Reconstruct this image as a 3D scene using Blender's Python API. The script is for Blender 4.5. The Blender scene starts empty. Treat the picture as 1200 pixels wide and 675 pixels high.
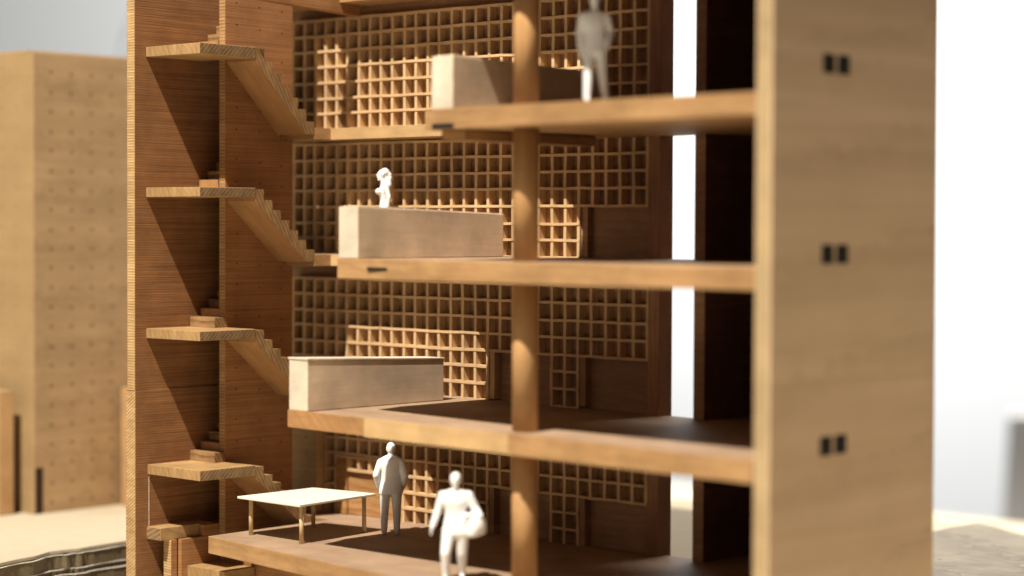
import bpy, bmesh, math, random
from mathutils import Vector, Matrix
random.seed(7)
K = 0.1                      # everything below is measured in centimetres of the real model; 1 cm = 0.1 scene unit
scene = bpy.context.scene
COL = scene.collection

# ------------------------------------------------------------------ materials
def new_mat(name):
    m = bpy.data.materials.new(name); m.use_nodes = True
    nt = m.node_tree; nt.nodes.clear()
    out = nt.nodes.new('ShaderNodeOutputMaterial'); b = nt.nodes.new('ShaderNodeBsdfPrincipled')
    nt.links.new(b.outputs[0], out.inputs[0])
    return m, nt, b

def mixc(nt, fac, a, b, mode='MIX'):
    n = nt.nodes.new('ShaderNodeMix'); n.data_type = 'RGBA'; n.blend_type = mode
    for sock, v in ((n.inputs[0], fac), (n.inputs[6], a), (n.inputs[7], b)):
        if hasattr(v, 'links') or isinstance(v, bpy.types.NodeSocket): nt.links.new(v, sock)
        elif isinstance(v, (int, float)): sock.default_value = v
        else: sock.default_value = (*v, 1)
    return n.outputs[2]

def wood(name, light, dark, across='z', grain=10.0, along=0.5, rings=None, ring_amt=0.5, saw=0.0, rough=0.62, bump=0.25,
         patch=0.35, line=0.6, spec=0.25, wob_amt=1.6, ring_pow=2.2, blotch=1.):
    """grain lines are stacked along ACROSS (per cm), stretched along the other two axes; rings=(direction, lines per cm)"""
    m, nt, b = new_mat(name); L = nt.links.new
    tc = nt.nodes.new('ShaderNodeTexCoord')
    mp = nt.nodes.new('ShaderNodeMapping'); mp.inputs['Scale'].default_value = (1/K,)*3; L(tc.outputs['Object'], mp.inputs[0])
    s = {'x': (grain, along, along), 'y': (along, grain, along), 'z': (along, along, grain)}[across]
    def noise(scale, sc, det=4, rgh=.6, dist=0.):
        k = nt.nodes.new('ShaderNodeMapping'); k.inputs['Scale'].default_value = sc; L(mp.outputs[0], k.inputs[0])
        n = nt.nodes.new('ShaderNodeTexNoise'); n.inputs['Scale'].default_value = scale; n.inputs['Detail'].default_value = det
        n.inputs['Roughness'].default_value = rgh; n.inputs['Distortion'].default_value = dist
        L(k.outputs[0], n.inputs[0]); return n.outputs[0]
    def ramp(v, a, b_, ca=0., cb=1.):
        r = nt.nodes.new('ShaderNodeMapRange'); r.inputs[1].default_value = a; r.inputs[2].default_value = b_
        r.inputs[3].default_value = ca; r.inputs[4].default_value = cb; L(v, r.inputs[0]); return r.outputs[0]
    fine = noise(1.0, s, 5, .65)
    f1 = ramp(fine, .38, .68)
    broad = noise(1.0, tuple(q*.22 for q in s), 3, .5)
    f2 = ramp(broad, .35, .7)
    col = mixc(nt, f1, light, tuple(light[i]*(1-line)+dark[i]*line for i in range(3)))
    pm = nt.nodes.new('ShaderNodeMath'); pm.operation = 'MULTIPLY'; pm.inputs[1].default_value = patch; L(f2, pm.inputs[0])
    col = mixc(nt, pm.outputs[0], col, dark)
    blot = ramp(noise(.55, (1, 1, 1), 5, .6), .3, .72, 1-.24*blotch, 1+.16*blotch)
    hs = nt.nodes.new('ShaderNodeHueSaturation'); L(blot, hs.inputs['Value']); L(col, hs.inputs['Color']); col = hs.outputs[0]
    height = f1
    if rings:
        (dx, dy, dz), freq = rings
        vm = nt.nodes.new('ShaderNodeVectorMath'); vm.operation = 'DOT_PRODUCT'; vm.inputs[1].default_value = (dx*freq, dy*freq, dz*freq)
        L(mp.outputs[0], vm.inputs[0])
        ad = nt.nodes.new('ShaderNodeMath'); ad.operation = 'MULTIPLY_ADD'; ad.inputs[1].default_value = wob_amt
        L(noise(.9, (1, 1, 1), 2), ad.inputs[0]); L(vm.outputs['Value'], ad.inputs[2])
        fr = nt.nodes.new('ShaderNodeMath'); fr.operation = 'FRACT'; L(ad.outputs[0], fr.inputs[0])
        rr = ramp(fr.outputs[0], .25, 1.0)
        pw = nt.nodes.new('ShaderNodeMath'); pw.operation = 'POWER'; pw.inputs[1].default_value = ring_pow; L(rr, pw.inputs[0])
        wob = ramp(noise(1.3, (1, 1, 1), 3), .3, .65, .35, 1.)
        mm = nt.nodes.new('ShaderNodeMath'); mm.operation = 'MULTIPLY'; L(pw.outputs[0], mm.inputs[0]); L(wob, mm.inputs[1])
        m2 = nt.nodes.new('ShaderNodeMath'); m2.operation = 'MULTIPLY'; m2.inputs[1].default_value = ring_amt; L(mm.outputs[0], m2.inputs[0])
        col = mixc(nt, m2.outputs[0], col, tuple(d*.75 for d in dark)); height = mm.outputs[0]
    # pores and little specks of dust
    sp = ramp(noise(14, (1, 1, 1), 2), .68, .78)
    sm = nt.nodes.new('ShaderNodeMath'); sm.operation = 'MULTIPLY'; sm.inputs[1].default_value = .3; L(sp, sm.inputs[0])
    col = mixc(nt, sm.outputs[0], col, tuple(min(1, c*1.5) for c in light))
    L(col, b.inputs['Base Color']); b.inputs['Roughness'].default_value = rough; b.inputs['Specular IOR Level'].default_value = spec
    bp = nt.nodes.new('ShaderNodeBump'); bp.inputs['Strength'].default_value = bump; bp.inputs['Distance'].default_value = .0018
    bp.invert = True
    L(height, bp.inputs['Height']); L(bp.outputs[0], b.inputs['Normal'])
    return m

def plain(name, c, rough=.7, var=.06, scale=3., bump=0., spec=.2):
    m, nt, b = new_mat(name); L = nt.links.new
    tc = nt.nodes.new('ShaderNodeTexCoord'); n = nt.nodes.new('ShaderNodeTexNoise'); n.inputs['Scale'].default_value = scale/K; n.inputs['Detail'].default_value = 5
    L(tc.outputs['Object'], n.inputs[0])
    r = nt.nodes.new('ShaderNodeMapRange'); r.inputs[1].default_value = .3; r.inputs[2].default_value = .7; r.inputs[3].default_value = 1-var; r.inputs[4].default_value = 1+var
    L(n.outputs[0], r.inputs[0])
    h = nt.nodes.new('ShaderNodeHueSaturation'); h.inputs['Color'].default_value = (*c, 1); L(r.outputs[0], h.inputs['Value']); L(h.outputs[0], b.inputs['Base Color'])
    b.inputs['Roughness'].default_value = rough; b.inputs['Specular IOR Level'].default_value = spec
    if bump:
        bp = nt.nodes.new('ShaderNodeBump'); bp.inputs['Strength'].default_value = bump; bp.inputs['Distance'].default_value = .002
        L(n.outputs[0], bp.inputs['Height']); L(bp.outputs[0], b.inputs['Normal'])
    return m

RED_L, RED_D = (.50, .245, .092), (.20, .075, .024)
M = {
 'pier':      wood('cedar_sawn', (.34,.16,.064), (.075,.028,.011), 'z', 19, .16, rings=((0,.03,1), 10.5), ring_amt=.6, patch=.12, line=.7, bump=.5, wob_amt=.7, ring_pow=1.5),
 'pier_edge': wood('cedar_end_edge', (.66,.45,.22), (.20,.09,.03), 'z', 9, .5, rings=((0,0,1), 9.5), ring_amt=1., line=.5, bump=.7, patch=.2, wob_amt=.8, ring_pow=1.3),
 'pier_edge_low': wood('cedar_end_edge_low', (.66,.45,.22), (.20,.09,.03), 'z', 7, 1.5, rings=((-.7,0,1), 7.5), ring_amt=1., line=.5, bump=.7, patch=.2, wob_amt=.8, ring_pow=1.3),
 'part_edge': wood('partition_end_edge', (.50,.31,.14), (.16,.07,.025), 'z', 9, .5, rings=((0,0,1), 7.5), ring_amt=.9, line=.5, bump=.6, patch=.2, wob_amt=.8, ring_pow=1.3),
 'partition': wood('cedar_partition', (.41,.198,.08), (.14,.056,.021), 'z', 18, .16, rings=((0,.03,1), 8.5), ring_amt=.35, patch=.12, line=.6, bump=.35, wob_amt=.7, ring_pow=1.5),
 'landing':   wood('landing_wood', (.46,.29,.13), (.21,.11,.044), 'x', 6, .8, rings=((1,.25,.55), 3.2), ring_amt=.45, line=.5, bump=.25),
 'landing_end': wood('landing_end_grain', (.36,.235,.12), (.09,.045,.02), 'y', 5, 1.5, rings=((.3,.6,-.6), 8.5), ring_amt=1., wob_amt=.7, ring_pow=1.2, line=.4, bump=.45),
 'stair':     wood('stair_wood', (.40,.245,.11), (.10,.047,.02), 'y', 5, .8, rings=((0,.88,.5), 6.5), ring_amt=.95, line=.45, bump=.45, wob_amt=.9, ring_pow=1.4),
 'soffit':    wood('stair_soffit_wood', (.37,.20,.083), (.24,.12,.047), 'x', 5, .4, line=.4, bump=.12, patch=.25),  # lowered in colour to carry the shade under the flights
 'slab':      wood('slab_edge_wood', (.46,.275,.125), (.27,.14,.058), 'z', 5, .5, rings=((.06,.3,1), 2.2), ring_amt=.35, line=.5, bump=.12, patch=.5),
 'slab_top':  wood('slab_top_wood', (.37,.255,.17), (.22,.14,.09), 'y', 3.5, .4, line=.35, bump=.15, patch=.3),
 'slab_pale': wood('slab_pale_piece', (.56,.38,.19), (.42,.25,.11), 'z', 3, .5, line=.4, bump=.12, patch=.5),
 'slab_end':  wood('slab_dark_piece', (.42,.23,.095), (.26,.12,.045), 'z', 5, .5, rings=((.8,.2,.8), 2.5), ring_amt=.4, line=.4, bump=.12),
 'box':       wood('basswood', (.70,.56,.41), (.52,.40,.28), 'z', 9, .5, rings=((0,1,.0), .8), ring_amt=.1, line=.4, bump=.12, patch=.3, spec=.15),
 'box_end':   wood('basswood_end', (.66,.59,.48), (.56,.48,.36), 'z', 4, .6, line=.3, bump=.1, patch=.2, spec=.15),
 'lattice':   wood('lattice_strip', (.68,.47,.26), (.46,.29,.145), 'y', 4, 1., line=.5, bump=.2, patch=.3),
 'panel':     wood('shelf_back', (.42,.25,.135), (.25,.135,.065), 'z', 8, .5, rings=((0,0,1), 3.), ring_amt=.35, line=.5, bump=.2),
 'panel_warm':wood('niche_back', (.54,.31,.13), (.26,.11,.035), 'z', 8, .5, rings=((0,0,1), 3.1), ring_amt=.7, line=.5, bump=.3),
 'panel_tan': wood('tan_panel', (.55,.37,.19), (.36,.22,.10), 'z', 7, .5, line=.5, bump=.15),
 'post':      wood('post_wood', (.40,.215,.115), (.22,.10,.05), 'x', 7, .5, line=.6, bump=.2),
 'dark':      wood('shaded_bay_wood', (.22,.115,.07), (.11,.055,.035), 'z', 6, .5, line=.5, bump=.1, spec=.1),  # the unlit bay's shade is put into this wood colour
 'column':    wood('column_wood', (.52,.30,.13), (.35,.185,.072), 'x', 5, .2, line=.5, bump=.12, patch=.4),
 'outer':     wood('pier_veneer', (.70,.495,.315), (.48,.315,.18), 'z', 1.6, .06, rings=((0,-.16,1), .30), ring_amt=.25, line=.5, bump=.04, patch=.6, blotch=.15, wob_amt=.5, spec=.35),
 'outer_edge':wood('pier_veneer_edge', (.42,.31,.17), (.32,.215,.105), 'z', 1.5, .3, line=.3, bump=.05, patch=.3),
 'bg_wood':   wood('pale_ply', (.43,.285,.15), (.27,.165,.08), 'z', 2.2, .18, rings=((0,.02,1), .42), ring_amt=.35, line=.5, bump=.05, patch=.4, blotch=.4),
 'bg_side':   wood('pale_ply_side', (.40,.27,.135), (.30,.19,.085), 'z', 1.6, .18, line=.4, bump=.05, patch=.4, blotch=.4),
 'bg_red':    wood('block_wood', (.50,.30,.14), (.36,.19,.08), 'x', 1.5, .3, line=.4, bump=.05),
 'table':     plain('table_card', (.72,.69,.58), .6, .03),
 'table_leg': plain('dowel_leg', (.66,.50,.28), .6, .08, 8),
 'plaster':   plain('white_plaster', (.84,.84,.84), .55, .02, 5),
 'hole':      plain('drilled_hole', (.035,.018,.01), .9, .1),
 'black':     plain('socket_shadow', (.02,.016,.013), .9, .1),
 'board':     plain('site_board', (.42,.36,.265), .85, .04, 1.2, .1),
 'board_far': plain('site_board_grey', (.60,.54,.42), .85, .08, 4, .2),
 'card':      plain('corrugated_layer', (.15,.115,.07), .85, .2, 5, .4),
 'card_edge': plain('paper_edge', (.62,.58,.50), .7, .1, 6),
 'terrain':   wood('terrain_ply', (.74,.63,.46), (.42,.35,.25), 'y', 1.5, .3, rings=((.5,.6,.2), .33), ring_amt=.8, line=.4, bump=.1),
 'wall':      plain('gallery_wall_paint', (.77,.80,.83), .9, .01, .02),
 'grey':      plain('grey_plinth_paint', (.58,.56,.54), .8, .02),
 'twig':      plain('dry_twig_bark', (.30,.27,.22), .8, .1),
}

# ------------------------------------------------------------------ mesh helpers (all in cm)
def tag(o, label=None, cat=None, group=None, kind=None):
    for k, v in (('label', label), ('category', cat), ('group', group), ('kind', kind)):
        if v: o[k] = v
    return o

def empty(name, loc, **kw):
    o = bpy.data.objects.new(name, None); COL.objects.link(o); o.location = Vector(loc)*K; o.empty_display_size = .1
    return tag(o, **kw)

class MB:
    def __init__(s): s.bm = bmesh.new(); s.mats = []
    def mi(s, mat):
        if mat not in s.mats: s.mats.append(mat)
        return s.mats.index(mat)
    def box(s, a, b, mat, fm=None, bev=0., jit=0.):
        """a, b: opposite corners; fm: {'-y': mat} for single sides"""
        x0, y0, z0 = a; x1, y1, z1 = b
        P = [(x0,y0,z0),(x1,y0,z0),(x1,y1,z0),(x0,y1,z0),(x0,y0,z1),(x1,y0,z1),(x1,y1,z1),(x0,y1,z1)]
        if jit: P = [tuple(c+random.uniform(-jit, jit) for c in p) for p in P]
        return s.hexa(P, mat, fm, bev)
    def hexa(s, P, mat, fm=None, bev=0.):
        fm = fm or {}
        vs = [s.bm.verts.new(p) for p in P]
        F = {'-z': (3,2,1,0), '+z': (4,5,6,7), '-y': (0,1,5,4), '+x': (1,2,6,5), '+y': (2,3,7,6), '-x': (3,0,4,7)}
        fs = []
        for k, q in F.items():
            f = s.bm.faces.new([vs[i] for i in q]); f.material_index = s.mi(fm.get(k, mat)); fs.append(f)
        if bev:
            es = list({e for f in fs for e in f.edges})
            bmesh.ops.bevel(s.bm, geom=es, offset=bev, segments=2, affect='EDGES', profile=.6)
    def prism(s, pts, lo, hi, mat, axis='z', top=None, sidemat=None, bev=0.):
        def P(p, h): return {'z': (p[0], p[1], h), 'x': (h, p[0], p[1]), 'y': (p[0], h, p[1])}[axis]
        A = [s.bm.verts.new(P(p, lo)) for p in pts]; B = [s.bm.verts.new(P(p, hi)) for p in pts]
        fs = [s.bm.faces.new(A[::-1]), s.bm.faces.new(B)]
        fs[0].material_index = s.mi(mat); fs[1].material_index = s.mi(top or mat)
        n = len(pts)
        for i in range(n):
            f = s.bm.faces.new([A[i], A[(i+1) % n], B[(i+1) % n], B[i]]); fs.append(f)
            f.material_index = s.mi((sidemat or {}).get(i, mat))
        bmesh.ops.recalc_face_normals(s.bm, faces=fs)
        if bev:
            es = list({e for f in fs for e in f.edges})
            bmesh.ops.bevel(s.bm, geom=es, offset=bev, segments=2, affect='EDGES', profile=.6)
    def tube(s, p0, p1, r0, r1, mat, n=20, cap=True):
        p0, p1 = Vector(p0), Vector(p1); d = (p1-p0).normalized()
        a = d.orthogonal().normalized(); b = d.cross(a)
        R0 = [s.bm.verts.new(p0+(a*math.cos(t)+b*math.sin(t))*r0) for t in (i*2*math.pi/n for i in range(n))]
        R1 = [s.bm.verts.new(p1+(a*math.cos(t)+b*math.sin(t))*r1) for t in (i*2*math.pi/n for i in range(n))]
        for i in range(n):
            f = s.bm.faces.new([R0[i], R0[(i+1) % n], R1[(i+1) % n], R1[i]]); f.smooth = True; f.material_index = s.mi(mat)
        if cap:
            for R in (R0[::-1], R1): f = s.bm.faces.new(R); f.material_index = s.mi(mat)
    def build(s, name, parent=None, origin=None, **kw):
        pl = Vector((0, 0, 0))
        q = parent
        while q is not None: pl += q.location/K; q = q.parent
        og = Vector(origin) if origin is not None else pl
        bmesh.ops.translate(s.bm, verts=s.bm.verts, vec=-og)
        bmesh.ops.scale(s.bm, verts=s.bm.verts, vec=(K, K, K))
        me = bpy.data.meshes.new(name); s.bm.to_mesh(me); s.bm.free()
        for m in s.mats: me.materials.append(M[m])
        o = bpy.data.objects.new(name, me); COL.objects.link(o)
        o.parent = parent; o.location = (og-pl)*K
        return tag(o, **kw)

# ------------------------------------------------------------------ camera
c = Vector((66.1644, -51.4704, -6.7582))
R = Vector((.74181, .6706, .0042)); U = Vector((-.02343, .01966, .99953)); F = Vector((-.67021, .74156, -.0303))
cam_d = bpy.data.cameras.new('camera'); cam = bpy.data.objects.new('camera', cam_d); COL.objects.link(cam)
mw = Matrix(((R.x, U.x, -F.x, c.x*K), (R.y, U.y, -F.y, c.y*K), (R.z, U.z, -F.z, c.z*K), (0, 0, 0, 1)))
cam.matrix_world = mw
cam_d.sensor_width = 36; cam_d.lens = 2503.34/1200*36; cam_d.clip_start = .1; cam_d.clip_end = 500
cam_d.dof.use_dof = True; cam_d.dof.focus_distance = 81.2*K
cam_d.dof.aperture_fstop = (cam_d.lens/1000)/(1.45*K)
cam_d.dof.aperture_blades = 0
scene.camera = cam

# ------------------------------------------------------------------ THE BUILDING MODEL
B = empty('section_model', (0, 0, -24), label='tall wooden sectional building model with open floors, stairs and shelf walls', cat='architectural model')

# stair wall at the left end (a plank wall, sawn edge towards the light)
m = MB()
m.box((-.49, 0, -13.3), (0, 7.1, 13), 'pier', {'-y': 'pier_edge'}, bev=.015)
m.build('stair_wall', B)
m = MB()
m.box((-.53, -.04, -24), (.07, 7.1, -13.303), 'pier', {'-y': 'pier_edge_low'}, bev=.02)
# frayed splinters on the corner
for zc in (-13.9, -14.2, -15.6, -15.8, -17.0, -18.4):
    m.hexa([(.0,-.06,zc),(.05,-.03,zc-.02),(.06,.02,zc+.02),(.0,.02,zc),(.0,-.04,zc+.1),(.03,-.03,zc+.12),(.045,.0,zc+.11),(.0,.0,zc+.1)], 'pier_edge_low')
m.build('stair_wall', B, label='lower length of the wall with a rough sawn edge')

m = MB(); m.box((.071, .60, -18.6), (.088, .62, -16.62), 'card_edge'); m.build('paper_sliver', B)
# partition between the two flights
UP = 1.58
m = MB()
m.box((1.22, 3.19, -24), (UP, 6.73, 13), 'partition', {'-y': 'part_edge'}, bev=.012)
def dot(m, p, n, r=.035, mat='hole'):
    p = Vector(p); n = Vector(n)
    m.tube(p-n*.02, p+n*.003, r, r*.92, mat, 10)
for i, vv in enumerate((3.78, 4.98, 6.12)):
    for j in range(-9, 8):
        z = 1.0-.28*0+j*2.05
        dot(m, (UP, vv+random.uniform(-.03,.03), z-.1*i+random.uniform(-.03,.03)), (1, 0, 0), .038)
        if j % 1 == 0: dot(m, (UP, vv+random.uniform(-.03,.03), z+.86-.1*i+random.uniform(-.03,.03)), (1, 0, 0), .038)
m.build('partition_wall', B)

# landings with their flights
ZL = [5.45, 0., -5.43, -10.9, -16.2]
ULD = 3.28
VF0, VF1 = 3.27, 6.36
def flight(name, parent, u0, u1, z0, z1, v0, v1, n=7, up=False):
    """stair from (v0,z0) down (or up) to (v1,z1); solid saw-tooth side, flat soffit"""
    m = MB(); run = (v1-v0)/n; rise = (z1-z0)/n
    pts = []
    for i in range(n):
        a = v0+i*run; b = a+run
        zz = z0+(i+.0)*rise if rise < 0 else z0+(i+1)*rise
        if rise < 0: zz = z0+(i)*rise-.06
        j = random.uniform(-.02, .02)
        pts += [(a, zz+j), (b+random.uniform(-.02, .02), zz+j)]
    th = .62
    pts += [(v1, z1-.12 if rise < 0 else z1-.3), (v1-.45 if rise < 0 else v1, z1-.14 if rise < 0 else z1-.5)]
    pts += [(v0, z0-.52 if rise < 0 else z0-.2)]
    m.prism(pts, u0, u1, 'stair', axis='x', sidemat={len(pts)-1-0: 'soffit', len(pts)-2: 'soffit'})
    # thin treads glued on in layers: one saw line per step seen on the side
    return m.build(name, parent)
for k, z in enumerate(ZL):
    if k == 0: continue
    L = empty('landing', (0, .5, z-.4)); L.parent = B; L.location = (Vector((0, .5, z-.4))-Vector((0, 0, -24)))*K
    m = MB(); t = .38
    v0, v1 = .54, 3.27
    tilt = (0, .05, -.03, -.02, .02)[k]
    Pz = [z-t, z-t-tilt*.5, z-t-tilt, z-t, z, z+tilt*.2, z, z]
    xy = [(.004 if k < 4 else .074, v0), (ULD, v0-.03), (ULD+.02, v1-.01), (.004 if k < 4 else .074, v1-.01)]*2
    m.hexa([(*xy[i], Pz[i]) for i in range(8)], 'landing', {'+x': 'landing_end'}, bev=.018)
    m.build('platform', L)
    if k in (1, 2):   # scrap of veneer stuck below
        pass
    if k > 0:
        flight('stair_flight', L, UP+.004, ULD, z, z-2.75+(-.1, -.38, 0, .1, .2)[k]*1, VF0, VF1)
    else:
        flight('stair_flight', L, UP+.004, ULD, z, z-2.9, VF0, VF1)
    q = .42 if k >= 3 else .0
    if q:
        m = MB(); m.box((.074, 2.66, z+.003), (1.575, 3.185, z+.40), 'stair', bev=.012); m.build('bottom_step', L)
    flight('stair_flight', L, .074, 1.215, z+(.38 if q else 0), z+2.75+(.35 if q else 0), 3.19 if q else VF0-.14, 6.6, n=8)
# lowest half landing: beam, board and slab
m = MB()
m.box((.074, .5, -19.1), (.92, 3.1, -18.62), 'landing', {'-y': 'landing_end'}, bev=.015)
m.build('ledge_beam', B)
m = MB(); m.box((.93, 2.4, -19.08), (1.215, 6, -18.66), 'partition', bev=.01); m.build('ledge_beam', B)
m = MB(); m.box((.55, .95, -22), (1.0, 1.25, -19.11), 'pier_edge', {'+x': 'partition'}, bev=.01); m.box((1.0, 1.3, -24), (1.215, 6, -19.1), 'partition'); m.build('support_board', B)
m = MB(); m.box((.6, 1.6, -20.6), (3.4, 3.15, -20.15), 'landing', bev=.015); m.build('platform', B)
m = MB(); m.box((UP+.01, 3.2, -24), (12, 3.5, -19.36), 'partition', bev=.01); m.build('base_wall', B)

# floor slabs
VG = 8.69          # plane of the shelf wall
UR = 29.2
def slab(name, ui, ztop, th, tilt=0., vfront=.15, strip_v=7.25, pale=None, ztop_r=None, front=None, strip=True, sth=.42):
    m = MB(); cz = 1.0
    front = front or [(ui, vfront), (UR-.002, vfront)]
    pts = list(front) + [(UR-.002, 9.35), (20.94, 13.2), (20.3, 13.2), (20.3, 9.2), (ui, 9.2)]
    if strip: pts[-1:] = [(ui-.0, 9.2), (ui, strip_v-1.1)]
    m.prism(pts, ztop-th, ztop, 'slab', top='slab_top', bev=.025)
    for vt in m.bm.verts: vt.co.z += tilt*max(0, vt.co.x-ui)/(UR-ui)
    o = m.build(name, B)
    if strip:
        s = MB()
        s.prism([(3.28, strip_v), (ui-.85, strip_v), (ui-.004, strip_v-.8), (ui-.004, 9.2), (-.62, 9.2), (-.62, strip_v), (UP+.02, strip_v), (UP+.02, 6.37), (3.28, 6.37)], ztop-sth-.06, ztop-.02, 'slab', top='slab_top', bev=.015,
                sidemat={0: 'slab_pale'})
        s.build('rear_strip', o)
    return o
S1 = slab('floor_slab', 15.78, -2.97, .68, tilt=.12, front=[(15.78, -.12), (19.5, -.35), (UR-.002, .13)])
S2 = slab('floor_slab', 11.25, -8.02, .70, front=[(11.25, .12), (18, -.25), (UR-.002, .13)])
S3 = slab('floor_slab', 8.67, -13.52, .62, tilt=-.26)
# top edge laths, differently coloured laminations laid onto the fronts
def lam(parent, u0, u1, z0, z1, mat, v=.15, w=.03, za=0.):
    m = MB(); m.hexa([(u0,v-w,z0),(u1,v-w,z0+za),(u1,v+.04,z0+za),(u0,v+.04,z0),(u0,v-w,z1),(u1,v-w,z1+za),(u1,v+.04,z1+za),(u0,v+.04,z1)], mat, bev=.01); m.build('edge_lamination', parent)
lam(S3, 12.6, 19.4, -14.22, -13.56, 'slab_pale', za=-.09)
lam(S3, 8.66, 12.59, -14.13, -13.51, 'slab_end', za=-.05)
lam(S3, 19.41, 29.18, -14.32, -13.62, 'slab', w=.07, za=-.13)
m = MB(); m.box((12.9, -.03, -8.42), (13.9, .2, -8.3), 'black', bev=.01); m.build('slot', S2)
m = MB(); m.box((16.2, -.22, -3.62), (17.2, .0, -3.45), 'black', bev=.01); m.box((16.15, .3, -4.0), (17.3, 7.0, -3.66), 'slab_end', bev=.02); m.build('bracket', S1)
# ground floor of the cut: edge is cut askew
S4 = slab('floor_slab', 3.35, -18.7, .66, front=[(3.35, .86), (13.04, -.62), (20, -1.3), (UR-.002, -1.4)], strip=False)
m = MB(); m.box((-.6, 7.2, -19.3), (3.345, 9.2, -18.72), 'slab', {'+z': 'slab_top'}, bev=.01); m.build('rear_strip', S4)
# top floor
m = MB()
m.prism([(5.5, .15), (UR-.002, .15), (UR-.002, 9.35), (20.94, 13.2), (20.3, 13.2), (20.3, 9.2), (5.5, 9.2)][:0] or [(9.5, 7.3), (15.5, 6.9), (16.55, 5.9), (16.55, -.3), (UR-.002, -.3), (UR-.002, 9.35), (20.94, 13.2), (20.3, 13.2), (20.3, 9.2), (9.5, 9.2)], 2.1, 2.7, 'slab', bev=.02)
S0 = m.build('floor_slab', B)
m = MB(); m.box((3.71, 7.3, 2.0), (9.49, 9.2, 2.5), 'slab', bev=.02); m.build('rear_strip', S0)
m = MB(); m.box((20.6, -2.15, 2.15), (26.2, -.33, 2.68), 'slab', bev=.02); m.build('shade_ledge', S0)  # unseen ledge, added to shade the figure on the floor below
m = MB(); m.box((3.75, 4.15, 7.2), (UR-.01, 9.2, 7.7), 'slab', bev=.02); m.build('floor_slab', B)  # unseen slab above, added and sized for the shade it throws below
m = MB(); m.box((-2.2, 7.75, 2.0), (3.28, 9.2, 2.55), 'slab', bev=.02); m.build('rear_strip', S0)
m = MB(); m.hexa([(3.3,2.3,1.85),(3.7,2.3,1.85),(3.7,8.45,1.55),(3.3,8.45,1.55),(3.3,2.3,2.7),(3.7,2.3,2.7),(3.7,8.45,2.7),(3.3,8.45,2.7)], 'partition', bev=.015); m.build('ceiling_joist', S0)

# parapet boxes
def parapet(u0, u1, z0, z1, v1, lid=False, dz=-.2, v0=.17):
    m = MB(); m.hexa([(u0,v0,z0),(u1,v0,z0),(u1,v1,z0),(u0,v1,z0),(u0,v0,z1),(u1,v0,z1),(u1,v1,z1+dz),(u0,v1,z1+dz)], 'box', {'-y': 'box_end'}, bev=.03)
    o = m.build('parapet_box', B)
    s = MB()
    if lid: s.hexa([(u0-.03,.14,z1+.002),(u1+.03,.14,z1+.002),(u1+.03,v1+.03,z1+dz+.002),(u0-.03,v1+.03,z1+dz+.002),(u0-.03,.14,z1+.07),(u1+.03,.14,z1+.07),(u1+.03,v1+.03,z1+dz+.07),(u0-.03,v1+.03,z1+dz+.07)], 'box_end', bev=.015)
    else: s.hexa([(u0+.08,.3,z1+.002),(u1-.06,.3,z1+.002),(u1-.06,v1-.1,z1+dz+.002),(u0+.08,v1-.1,z1+dz+.002),(u0+.08,.3,z1+.03),(u1-.06,.3,z1+.03),(u1-.06,v1-.1,z1+dz+.03),(u0+.08,v1-.1,z1+dz+.03)], 'box', bev=.01)
    s.build('coping', o)
parapet(8.68, 9.67, -13.52, -11.68, 7.18, True, -.28)
parapet(11.27, 12.25, -8.01, -6.2, 7.7, dz=-.22)
parapet(15.8, 16.8, -2.95, -1.16, 7.9)

# round columns, one length per storey
for (z0, z1) in ((-2.95, 2.1), (-8.01, -3.64), (-13.64, -8.73), (-18.68, -14.15), (2.72, 7)):
    m = MB(); m.tube((19.12, 1.25, z0), (19.12, 1.25, z1), .43, .43, 'column', 48)
    m.build('column', B)

# shelf walls: lattices of thin strips, one per storey
CW = .651; U0 = -.54
def lattice(ztop, cells, rows=7, rh=.643, depth=.36, seed=0):
    """cells(r, k) -> bool; strips are laid only along existing cells"""
    rnd = random.Random(seed); m = MB(); t = .066; N = 29
    has = lambda r, k: 0 <= r < rows and 0 <= k < N and cells(r, k)
    wobv = [rnd.uniform(-.025, .025) for _ in range(N+1)]; wobh = [rnd.uniform(-.02, .02) for _ in range(rows+1)]
    pt = {}
    for r in range(rows+1):
        for k in range(N+1):
            pt[r, k] = (U0+k*CW+wobv[k]+rnd.uniform(-.014, .014), ztop-r*rh+wobh[r]+rnd.uniform(-.016, .016))
    for k in range(N+1):
        for r in range(rows):
            if has(r, k-1) or has(r, k):
                a, b = pt[r, k], pt[r+1, k]
                f = VG+rnd.uniform(-.006, .006)
                m.hexa([(b[0]-t, f, b[1]), (b[0]+t, f, b[1]), (b[0]+t, VG+depth, b[1]), (b[0]-t, VG+depth, b[1]),
                        (a[0]-t, f, a[1]), (a[0]+t, f, a[1]), (a[0]+t, VG+depth, a[1]), (a[0]-t, VG+depth, a[1])], 'lattice')
    for r in range(rows+1):
        for k in range(N):
            if has(r-1, k) or has(r, k):
                a, b = pt[r, k], pt[r, k+1]; f = VG-.022+rnd.uniform(-.01, .01); h = .05
                m.hexa([(a[0]-.06, f, a[1]-h), (b[0]+.06, f, b[1]-h), (b[0]+.06, VG+depth-.003, b[1]-h), (a[0]-.06, VG+depth-.003, a[1]-h),
                        (a[0]-.06, f, a[1]+h), (b[0]+.06, f, b[1]+h), (b[0]+.06, VG+depth-.003, b[1]+h), (a[0]-.06, VG+depth-.003, a[1]+h)], 'lattice')
    return m
def shelf(ztop, cells, back='panel', seed=0, zb=None, **kw):
    o = lattice(ztop, cells, seed=seed, **kw).build('shelf_lattice', B)
    m = MB(); zb = zb if zb is not None else ztop-4.6
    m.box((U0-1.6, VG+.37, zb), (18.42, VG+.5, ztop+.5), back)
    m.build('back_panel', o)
    return o
shelf(1.56, lambda r, k: True, seed=1, zb=-3.05)
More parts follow.
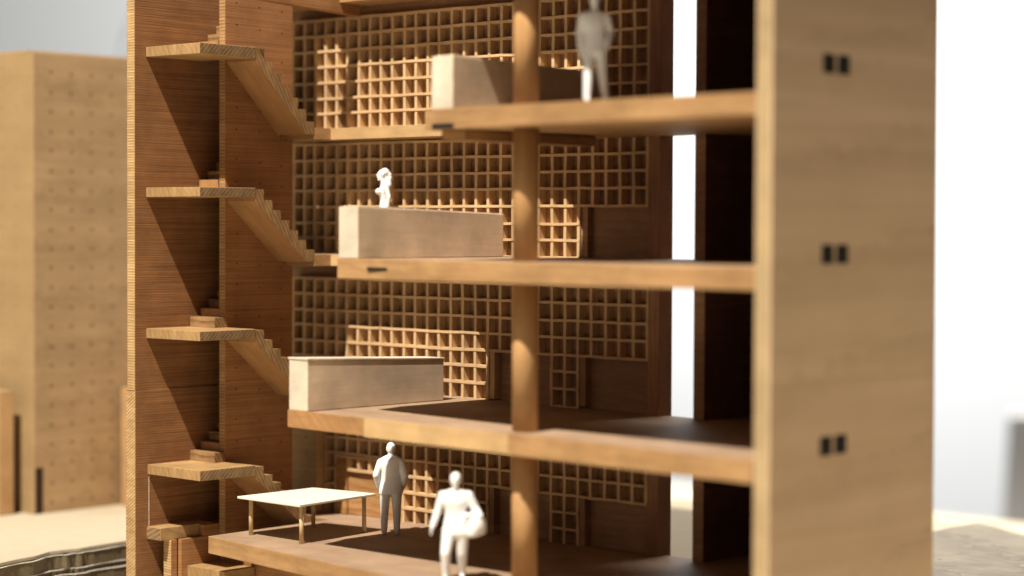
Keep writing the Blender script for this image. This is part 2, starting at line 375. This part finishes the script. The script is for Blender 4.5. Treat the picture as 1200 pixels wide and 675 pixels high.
f2 = shelf(-3.55, lambda r, k: r < 4 or k < 24, seed=2, zb=-8.58)
f3 = shelf(-9.08, lambda r, k: r < 4 or k < 17 or 22 <= k < 24, seed=3, zb=-13.8)
f4 = shelf(-14.3, lambda r, k: (r < 4 and k > 3) or (r < 7 and k == 3) or (r < 3 and k > 3) or 10 <= k < 17 or 22 <= k < 24, seed=4, zb=-19.2)
# lintel panels that close the openings and the side cheeks of the towers
def cheek(o, u0, u1, z0, z1, mat='panel', v0=VG-.02, v1=VG+.36):
    m = MB(); m.box((u0, v0, z0), (u1, v1, z1), mat, bev=.01); m.build('side_cheek', o)
cheek(f2, U0+24*CW+.06, U0+24*CW+.36, -8.0, -6.16, 'panel', VG+.1)
cheek(f3, U0+17*CW+.06, U0+17*CW+.34, -13.5, -11.7, 'lattice', VG+.04)
cheek(f3, U0+24*CW+.06, U0+24*CW+.34, -13.5, -11.7, 'panel', VG+.04)
cheek(f4, U0+17*CW+.06, U0+17*CW+.34, -18.69, -16.92, 'panel', VG+.04)
cheek(f4, U0+24*CW+.06, U0+24*CW+.34, -18.69, -16.92, 'panel', VG+.04)
cheek(f4, U0+4*CW+.06, U0+5*CW-.0, -18.69, -16.3, 'panel_warm', VG-.03, VG+.34)
cheek(f4, U0+5*CW, U0+10*CW-.06, -18.69, -16.94, 'panel_warm', VG+.12, VG+.34)
cheek(f4, U0+4*CW-.05, U0+10*CW, -16.93+.55, -16.93+.65, 'lattice', VG-.06, VG+.3)
m = MB(); m.box((-.6, 8.2, -18.69), (1.42, 8.6, -14.2), 'panel_tan', bev=.01)
for i in range(2):
    for j in range(5): dot(m, (-.2+1.0*i, 8.2, -14.9-.72*j), (0, -1, 0), .04)
m.build('tan_panel', B)

# post beside the opening, wall behind it with the bay's shade in its colour
m = MB(); m.box((18.40, VG-.02, -24), (18.90, VG+.75, 7), 'post', bev=.015); m.build('corner_post', B)
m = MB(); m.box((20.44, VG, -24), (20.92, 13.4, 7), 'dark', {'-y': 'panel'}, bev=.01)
m.prism([(20.93, 12.9), (29.1, 9.2), (29.19, 9.38), (20.93, 13.3)], -24, 7, 'dark')  # unseen rear closure, added to keep light out of the bay
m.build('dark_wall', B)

# pier wall at the near end
m = MB()
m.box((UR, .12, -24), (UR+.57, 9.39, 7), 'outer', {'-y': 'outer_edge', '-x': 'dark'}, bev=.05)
PW = m.build('pier_wall', B)
for z in (-1.88, -7.66, -13.5):
    for v in (3.08, 3.88):
        m = MB()
        m.box((UR+.5, v-.33, z-.30), (UR+.576, v+.33, z+.30), 'black', bev=.02)  # flat black plate, the hole's shade is only its colour
        m.build('bolt_hole', PW)

# ------------------------------------------------------------------ people (plaster scale figures)
def loft(bm, rings, n=16, close=True):
    """rings: (centre, rx, ry, heading)"""
    prev = None; first = None
    for (cx, cy, cz), rx, ry, rot in rings:
        vs = []
        for i in range(n):
            t = i*2*math.pi/n; x = math.cos(t)*rx; y = math.sin(t)*ry
            vs.append(bm.verts.new((cx+x*math.cos(rot)-y*math.sin(rot), cy+x*math.sin(rot)+y*math.cos(rot), cz)))
        if prev:
            for i in range(n): bm.faces.new([prev[i], prev[(i+1) % n], vs[(i+1) % n], vs[i]])
        else: first = vs
        prev = vs
    bm.faces.new(first[::-1]); bm.faces.new(prev)
def limb(bm, pts, n=12):
    """pts: (x,y,z,r) chain with round joints"""
    for (a, b) in zip(pts, pts[1:]):
        p0, p1 = Vector(a[:3]), Vector(b[:3]); d = (p1-p0).normalized(); x = d.orthogonal().normalized(); y = d.cross(x)
        A = [bm.verts.new(p0+(x*math.cos(t)+y*math.sin(t))*a[3]) for t in (i*2*math.pi/n for i in range(n))]
        Bv = [bm.verts.new(p1+(x*math.cos(t)+y*math.sin(t))*b[3]) for t in (i*2*math.pi/n for i in range(n))]
        for i in range(n): bm.faces.new([A[i], A[(i+1) % n], Bv[(i+1) % n], Bv[i]])
        bm.faces.new(A[::-1]); bm.faces.new(Bv)
    for p in pts: ball(bm, p[:3], (p[3],)*3)
def ball(bm, c_, r, rot=0):
    g = bmesh.ops.create_uvsphere(bm, u_segments=16, v_segments=10, radius=1)['verts']
    mt = Matrix.Translation(c_) @ Matrix.Rotation(rot, 4, 'Y') @ Matrix.Diagonal((*r, 1))
    bmesh.ops.transform(bm, matrix=mt, verts=g)

def fuse(name, bm, h, loc, rz, parent=None, voxel=.011, smooth=2, mat='plaster', label=None, cat=None, group=None):
    """figure is modelled 1.0 tall (facing -y), fused by a voxel remesh, scaled to h cm"""
    bmesh.ops.recalc_face_normals(bm, faces=bm.faces)
    me = bpy.data.meshes.new(name+'_raw'); bm.to_mesh(me); bm.free()
    tmp = bpy.data.objects.new('tmp', me); COL.objects.link(tmp)
    r = tmp.modifiers.new('r', 'REMESH'); r.mode = 'VOXEL'; r.voxel_size = voxel; r.use_smooth_shade = True
    s = tmp.modifiers.new('s', 'SMOOTH'); s.factor = .5; s.iterations = smooth
    dg = bpy.context.evaluated_depsgraph_get(); ev = tmp.evaluated_get(dg)
    out = bpy.data.meshes.new_from_object(ev); out.name = name
    bpy.data.objects.remove(tmp); bpy.data.meshes.remove(me)
    out.transform(Matrix.Scale(h*K, 4)); out.materials.clear(); out.materials.append(M[mat])
    for p in out.polygons: p.use_smooth = True
    o = bpy.data.objects.new(name, out); COL.objects.link(o)
    if parent: o.parent = parent
    else: o.location = Vector(loc)*K; o.rotation_euler = (0, 0, rz)
    return tag(o, label, cat, group)

def head(bm, x, y, z, s=1., hair=0.):
    """skull about .125 high centred at (x,y,z), face towards -y"""
    ball(bm, (x, y, z+.008), (.044*s, .054*s, .058*s)); ball(bm, (x, y-.014, z-.025), (.033*s, .040*s, .043*s))
    ball(bm, (x, y-.056, z-.008), (.009, .013, .015))       # nose
    ball(bm, (x, y-.049, z-.036), (.017, .010, .007))       # mouth
    ball(bm, (x, y-.047, z+.012), (.032, .010, .006))       # brow
    ball(bm, (x, y-.040, z-.060), (.016, .014, .012))       # chin
    for sx in (-1, 1): ball(bm, (x+sx*.045, y+.006, z-.004), (.008, .014, .019))
    limb(bm, [(x, y+.012, z-.04, .029), (x, y+.016, z-.105, .034)])

def hand(bm, p, d, side, s=1.):
    """palm with five fingers, p wrist, d pointing direction"""
    p = Vector(p); d = Vector(d).normalized(); a = Vector((0, 1, 0)); a = (a-d*a.dot(d)).normalized(); b = d.cross(a)
    ball(bm, p+d*.026, (.016, .026, .03))
    for i, l in enumerate((.036, .044, .040, .030)):
        q = p+d*.045+a*(-.02+.0135*i)
        limb(bm, [(*q, .0078), (*(q+d*l*.55), .0074), (*(q+d*l*.9-b*side*.012), .0065)], 8)
    q = p+d*.015-a*.024
    limb(bm, [(*q, .009), (*(q+d*.025-a*.012), .008)], 8)

# man seen from the back, hands in his jacket pockets
bm = bmesh.new()
loft(bm, [((0,.0,.845),.045,.04,0), ((0,.005,.825),.11,.055,0), ((0,.005,.80),.112,.060,0), ((0,.005,.75),.120,.070,0), ((0,0,.66),.112,.068,0), ((0,0,.60),.108,.066,0), ((0,.004,.53),.122,.075,0), ((0,.006,.47),.130,.080,0), ((0,.006,.44),.130,.078,0)])
head(bm, 0, -.01, .930, 1.17)
for sx in (-1, 1):
    limb(bm, [(sx*.04, .01, .835, .032), (sx*.112, .005, .785, .042), (sx*.158, .035, .645, .038), (sx*.135, -.045, .525, .030)])
    hand(bm, (sx*.132, -.05, .52), (-.1*sx, -.3, -1), sx)
    limb(bm, [(sx*.062, 0, .47, .064), (sx*.066, -.004, .26, .047), (sx*.07, .012, .045, .036)])
    limb(bm, [(sx*.07, .014, .022, .026), (sx*.082, -.075, .016, .019)])
fuse('person', bm, 3.52, (8.0, 6.0, -18.70), math.radians(222), voxel=.0085, smooth=3,
     label='white figure in a jacket seen from the back, standing by the table', cat='person', group='white plaster scale figures')

# striding figure with a shoulder bag
bm = bmesh.new()
loft(bm, [((0,.0,.845),.045,.04,0), ((0,.005,.825),.105,.055,0), ((0,.0,.80),.125,.064,0), ((0,-.005,.73),.120,.078,0), ((0,0,.66),.100,.070,0), ((0,0,.60),.098,.066,0), ((0,.0,.53),.112,.072,0), ((0,.0,.46),.122,.076,0), ((0,.0,.42),.124,.076,0)])
head(bm, 0, -.02, .93, 1.08)
ball(bm, (0, .01, .945), (.052, .060, .058))
limb(bm, [(-.122, 0, .785, .042), (-.165, .0, .64, .036), (-.205, -.04, .515, .028)]); hand(bm, (-.208, -.045, .505), (-.25, -.2, -1), -1)
limb(bm, [(.122, 0, .785, .046), (.185, .01, .655, .040), (.235, -.085, .605, .032), (.12, -.13, .615, .027)]); hand(bm, (.12, -.13, .615), (-1, -.1, .05), 1)
limb(bm, [(-.06, 0, .46, .066), (-.085, -.065, .26, .048), (-.085, -.02, .05, .035)]); limb(bm, [(-.085, -.01, .022, .026), (-.095, -.10, .018, .019)])
limb(bm, [(.06, 0, .46, .066), (.06, .02, .25, .050), (.055, .09, .06, .036)]); limb(bm, [(.055, .09, .026, .026), (.06, .0, .016, .020)])
P3 = fuse('person', bm, 3.62, (17.1, .05, -18.70), math.radians(38), voxel=.0085, smooth=3,
     label='white figure walking forward with a bulky bag under one arm', cat='person', group='white plaster scale figures')
bm = bmesh.new()
loft(bm, [((.15,-.03,.415),.055,.10,0), ((.165,-.03,.44),.095,.135,0), ((.175,-.03,.50),.115,.14,0), ((.18,-.03,.56),.10,.13,0), ((.17,-.03,.61),.07,.10,0), ((.15,-.03,.63),.04,.05,0)]); ball(bm, (.235, -.03, .475), (.055, .10, .05))
limb(bm, [(.20, .06, .56, .012), (.12, .065, .80, .012), (.12, -.07, .80, .012), (.20, -.10, .56, .012)])
bag = fuse('shoulder_bag', bm, 3.62, (0, 0, 0), 0, voxel=.011, smooth=2)
bag.location = P3.location; bag.rotation_euler = P3.rotation_euler
tag(bag, 'bulky white bag tucked under the walking figure\'s arm', 'bag')

# figure standing at the edge of the upper floor
bm = bmesh.new()
loft(bm, [((0,.0,.845),.045,.04,0), ((0,.005,.825),.11,.055,0), ((0,.0,.80),.130,.062,0), ((0,0,.73),.126,.074,0), ((0,0,.64),.112,.068,0), ((0,0,.57),.118,.070,0), ((0,.0,.50),.128,.076,0), ((0,.0,.45),.130,.078,0)])
head(bm, 0, -.01, .935)
limb(bm, [(-.128, 0, .79, .042), (-.155, .02, .645, .036), (-.150, -.01, .50, .028)]); hand(bm, (-.15, -.01, .495), (0, -.1, -1), -1)
limb(bm, [(.128, 0, .79, .042), (.19, .045, .655, .036), (.145, -.04, .555, .029)]); hand(bm, (.145, -.045, .55), (-.3, -.5, -1), 1)
limb(bm, [(-.06, 0, .47, .064), (-.075, -.045, .26, .046), (-.095, -.085, .045, .035)]); limb(bm, [(-.095, -.085, .022, .026), (-.105, -.17, .018, .020)])
limb(bm, [(.06, 0, .47, .064), (.095, .02, .26, .046), (.14, .055, .05, .035)]); limb(bm, [(.14, .055, .022, .026), (.16, -.03, .016, .019)])
P1 = fuse('person', bm, 3.45, (22.65, .5, -2.95), math.radians(52), voxel=.0085, smooth=3,
     label='white shaded figure with hand on hip at the edge of the upper floor', cat='person', group='white plaster scale figures')

P1.scale = (.86, .9, 1)

# woman with bound-up hair, half hidden behind the parapet box
bm = bmesh.new()
loft(bm, [((0,.01,.825),.04,.036,0), ((0,.01,.805),.085,.048,0), ((0,.005,.775),.098,.056,0), ((0,-.005,.72),.085,.066,0), ((0,0,.65),.068,.055,0), ((0,0,.61),.066,.052,0), ((0,.01,.55),.085,.068,0), ((0,.015,.49),.100,.082,0), ((0,.01,.42),.094,.076,0), ((0,0,.25),.085,.07,0), ((0,0,.03),.095,.08,0)])
for sx in (-1, 1):
    ball(bm, (sx*.042, -.066, .725), (.036, .036, .036))
    limb(bm, [(sx*.092, .012, .785, .030), (sx*.115, .045, .66, .025), (sx*.10, .03, .54, .020)]); hand(bm, (sx*.10, .028, .53), (0, -.2, -1), sx)
limb(bm, [(0, .005, .88, .030), (0, .02, .79, .038)]); ball(bm, (0, .01, .76), (.10, .062, .07)); ball(bm, (0, .012, .68), (.075, .06, .08))
head(bm, 0, -.025, .915, .82)
ball(bm, (0, .012, .942), (.047, .052, .046)); ball(bm, (0, .055, .915), (.036, .034, .034)); ball(bm, (0, .062, .875), (.032, .026, .045)); limb(bm, [(0, .045, .88, .03), (0, .05, .80, .034)])
fuse('person', bm, 3.58, (5.63, 7.95, -8.12), math.radians(-42), voxel=.0085, smooth=2,
     label='white female figure with gathered hair, seen in profile above the parapet box', cat='person', group='white plaster scale figures')

# ------------------------------------------------------------------ table
T = empty('table', (5.8, 3.7, -18.7), label='cream square table on four thin dowel legs beside the jacketed figure', cat='table')
m = MB(); zt = -18.7+1.50
m.hexa([(4.02, 1.72, zt-.09), (7.62, 1.66, zt-.09), (7.22, 5.98, zt-.09), (4.12, 5.55, zt-.09), (4.02, 1.72, zt), (7.62, 1.66, zt), (7.22, 5.98, zt), (4.12, 5.55, zt)], 'table', bev=.02)
m.build('tabletop', T)
for (u, v) in ((4.32, 2.15), (7.34, 2.0), (6.96, 5.60), (4.5, 5.2)):
    m = MB(); m.tube((u, v, -18.698), (u+random.uniform(-.02, .02), v, zt-.085), .085, .08, 'table_leg', 16); m.build('leg', T)

# ------------------------------------------------------------------ neighbouring model building, post and block
ZG = -20.
N = empty('neighbour_model', (-14.2, 5.4, ZG), label='pale plywood block model with rows of drilled dots, out of focus behind the stair wall', cat='architectural model')
m = MB()
m.box((-26, 5.43, ZG), (-14.75, 12, .95), 'bg_side', bev=.03)
for i in range(3):
    for j in range(20): dot(m, (-15.6-1.1*i, 5.43, .2-.9*j), (0, -1, 0), .04)
m.build('side_wall', N)
m = MB()
m.box((-14.73, 5.40, ZG), (-14.24, 12.5, .83), 'bg_wood', {'-y': 'bg_side'}, bev=.03)
for i in range(6):
    for j in range(23): dot(m, (-14.24, 6.35+1.12*i+random.uniform(-.02,.02), -.05-.885*j+random.uniform(-.03,.03)), (1, 0, 0), .072, 'hole')
m.build('front_wall', N)
m = MB(); m.box((-14.26, 5.46, ZG+.0), (-14.22, 5.85, ZG+2.1), 'hole'); m.build('doorway', N)
m = MB(); m.box((-17.5, 4.05, ZG), (-14.95, 4.8, -14.4), 'bg_side', {'+x': 'bg_red'}, bev=.03)
o = m.build('timber_post', None, origin=(-16, 4.7, ZG)); tag(o, 'slim pale timber post standing on the sand coloured board, cut off by the picture edge', 'post')
m = MB(); m.box((-13.9, 10.0, ZG), (-11.0, 12.6, -14.5), 'bg_red', bev=.04)
o = m.build('timber_block', None, origin=(-13.5, 12, ZG)); tag(o, 'low reddish timber block between the pale model and the stair wall', 'block')

# ------------------------------------------------------------------ site board, contour layers, far terrain
m = MB()
edge = [(-2.4, -12), (-2.6, -8), (-3.1, -5.5), (-3.74, -3.63), (-4.05, -2.6), (-4.2, -1.73), (-4.75, -.6), (-4.72, .14), (-4.6, .8), (-4.75, 1.52), (-4.9, 3.25), (-4.6, 6.0), (-1.2, 10.4), (12, 10.6), (40, 10.6)]
m.prism(edge+[(44, 20.4), (10.2, 20.4), (3, 24), (-6, 29.8), (-60, 29.8), (-60, -12)], ZG-.12, ZG, 'board')
o = m.build('ground', None, origin=(0, 15, ZG)); tag(o, kind='structure')
m = MB(); m.prism([(2.0, 24.6), (10.2, 20.45), (13, 20.45), (13, 30.4), (3.2, 30.2)], ZG-.5, ZG-.02, 'board')
m.prism([(-6, 11), (40, 10.65), (44, 20.44), (10.3, 20.44)], ZG-.55, ZG-.1, 'board_far')
o = m.build('ground', None, origin=(20, 20, ZG)); tag(o, kind='structure')
# contour layers below the board
rnd = random.Random(3)
L = []
for i in range(4):
    off = .05+(.0, .08, .26, .5)[i]; zt_ = ZG-.16-(.0, .58, .78, 1.35)[i]
    pts = []
    for j in range(60):
        t = j/59; q = t*(len(edge)-4); a = min(int(q), len(edge)-5); f = q-a
        ex = edge[a][0]*(1-f)+edge[a+1][0]*f; ey = edge[a][1]*(1-f)+edge[a+1][1]*f
        w = rnd.uniform(-.02, .02)+.05*math.sin(j*.55+i*2)+(.09 if rnd.random() < .08 else 0)
        pts.append((ex+off+w, ey))
    mm = MB()
    mm.prism(pts+[(-3.0, 9.5), (-30, 9.5), (-30, -12)], zt_-(.56, .18, .56, .6)[i], zt_-.03, 'card')
    mm.prism([(p[0]+.03, p[1]) for p in pts]+[(p[0]-.06, p[1]) for p in pts[::-1]], zt_-.028, zt_-.008, 'card_edge')
    o = mm.build('terrain', None, origin=(-10, 0, zt_)); tag(o, kind='structure')
m = MB(); m.box((-60, -60, -24.6), (60, 60, -24.0), 'board_far'); o = m.build('tabletop_surface', None, origin=(0, 0, -24)); tag(o, kind='structure')
# plywood terrain on the far side
m = MB()
hill = [(15.9, 32.9), (16.8, 33.7), (18.4, 33.3), (20, 32.2), (21.6, 30.6), (24, 27.5), (27, 23), (30, 19), (26, 12), (20, 12), (12, 22)]
m.prism(hill, ZG-.3, ZG+.02, 'terrain'); 
m.prism([(p[0]*.93+1.7, p[1]*.9+2.0) for p in hill[:8]]+[(26, 17), (20, 16), (14, 24)], ZG+.022, ZG+.12, 'terrain')
o = m.build('terrain', None, origin=(20, 22, ZG)); tag(o, kind='structure')

# dry twig far behind
tw = MB(); rt = random.Random(5)
def branch(p, d, l, r, dep):
    q = p+d*l; tw.tube(p, q, r, r*.7, 'twig', 6)
    if dep:
        for _ in range(2): branch(q, (d+Vector((rt.uniform(-.5, .5), rt.uniform(-.5, .5), rt.uniform(-.3, .4)))).normalized(), l*rt.uniform(.6, .85), r*.6, dep-1)
branch(Vector((-61, 46, -1)), Vector((-.12, 0, 1)).normalized(), 4.2, .13, 4)
o = tw.build('dry_twig', None, origin=(-61, 46, -1)); tag(o, 'thin dry twig, blurred, rising behind the pale block model', 'twig')

# gallery wall and plinth
m = MB()
wc = c + F*230
Rh = Vector((R.x, R.y, 0)).normalized(); Fh = Vector((F.x, F.y, 0)).normalized()
def wp(a, d, z): q = c+Rh*a+Fh*d; return (q.x, q.y, z)
a0, a1 = -150, 220
m.hexa([wp(a0, 230, -130), wp(a1, 230, -130), wp(a1, 234, -130), wp(a0, 234, -130), wp(a0, 230, 160), wp(a1, 230, 160), wp(a1, 234, 160), wp(a0, 234, 160)], 'wall')
o = m.build('backdrop_wall', None, origin=wp(0, 230, -130)); tag(o, kind='structure')
m = MB()
m.hexa([wp(36.5, 180, -130), wp(90, 180, -130), wp(90, 184, -130), wp(39, 184, -130), wp(42.0, 180, -22.8), wp(90, 180, -22.8), wp(90, 184, -22.8), wp(43.2, 184, -22.8)], 'grey', bev=.1)
o = m.build('plinth', None, origin=wp(55, 195, -130)); tag(o, 'plain grey plinth standing against the white gallery wall', 'plinth')

# ------------------------------------------------------------------ light
def look(o, target):
    d = (Vector(target)*K-o.location); o.rotation_euler = d.to_track_quat('-Z', 'Y').to_euler()
ld = bpy.data.lights.new('gallery_spot', 'SPOT'); ld.energy = 34000; ld.spot_size = math.radians(40); ld.spot_blend = .35; ld.shadow_soft_size = 1.3*K; ld.color = (1, .915, .78)
lo = bpy.data.objects.new('gallery_spot', ld); COL.objects.link(lo); lo.location = Vector((31.5, -85, 150))*K; look(lo, (12, 3, -8))
ld = bpy.data.lights.new('wall_washer', 'AREA'); ld.shape = 'RECTANGLE'; ld.size = 7; ld.size_y = 3; ld.energy = 1950; ld.color = (1, .975, .93)
lo = bpy.data.objects.new('wall_washer', ld); COL.objects.link(lo); lo.location = Vector(wp(40, 180, 54))*K; look(lo, wp(36, 230, -22))
ld = bpy.data.lights.new('ground_fill', 'AREA'); ld.shape = 'RECTANGLE'; ld.size = 4; ld.size_y = 3; ld.energy = 480; ld.color = (1, .93, .82)  # added fill lamp that brightens the far ground and plinth
lo = bpy.data.objects.new('ground_fill', ld); COL.objects.link(lo); lo.location = Vector((14, 62, 62))*K; look(lo, (22, 26, -20))
w = bpy.data.worlds.new('World'); scene.world = w; w.use_nodes = True
bg = w.node_tree.nodes['Background']; bg.inputs[0].default_value = (1, .96, .92, 1); bg.inputs[1].default_value = .13

scene.view_settings.view_transform = 'Standard'; scene.view_settings.look = 'None'; scene.view_settings.exposure = 0; scene.view_settings.gamma = 1
scene.cycles.max_bounces = 8; scene.cycles.diffuse_bounces = 5
try: scene.cycles.use_denoising = True
except Exception: pass
scene.render.resolution_x = 1024; scene.render.resolution_y = 576
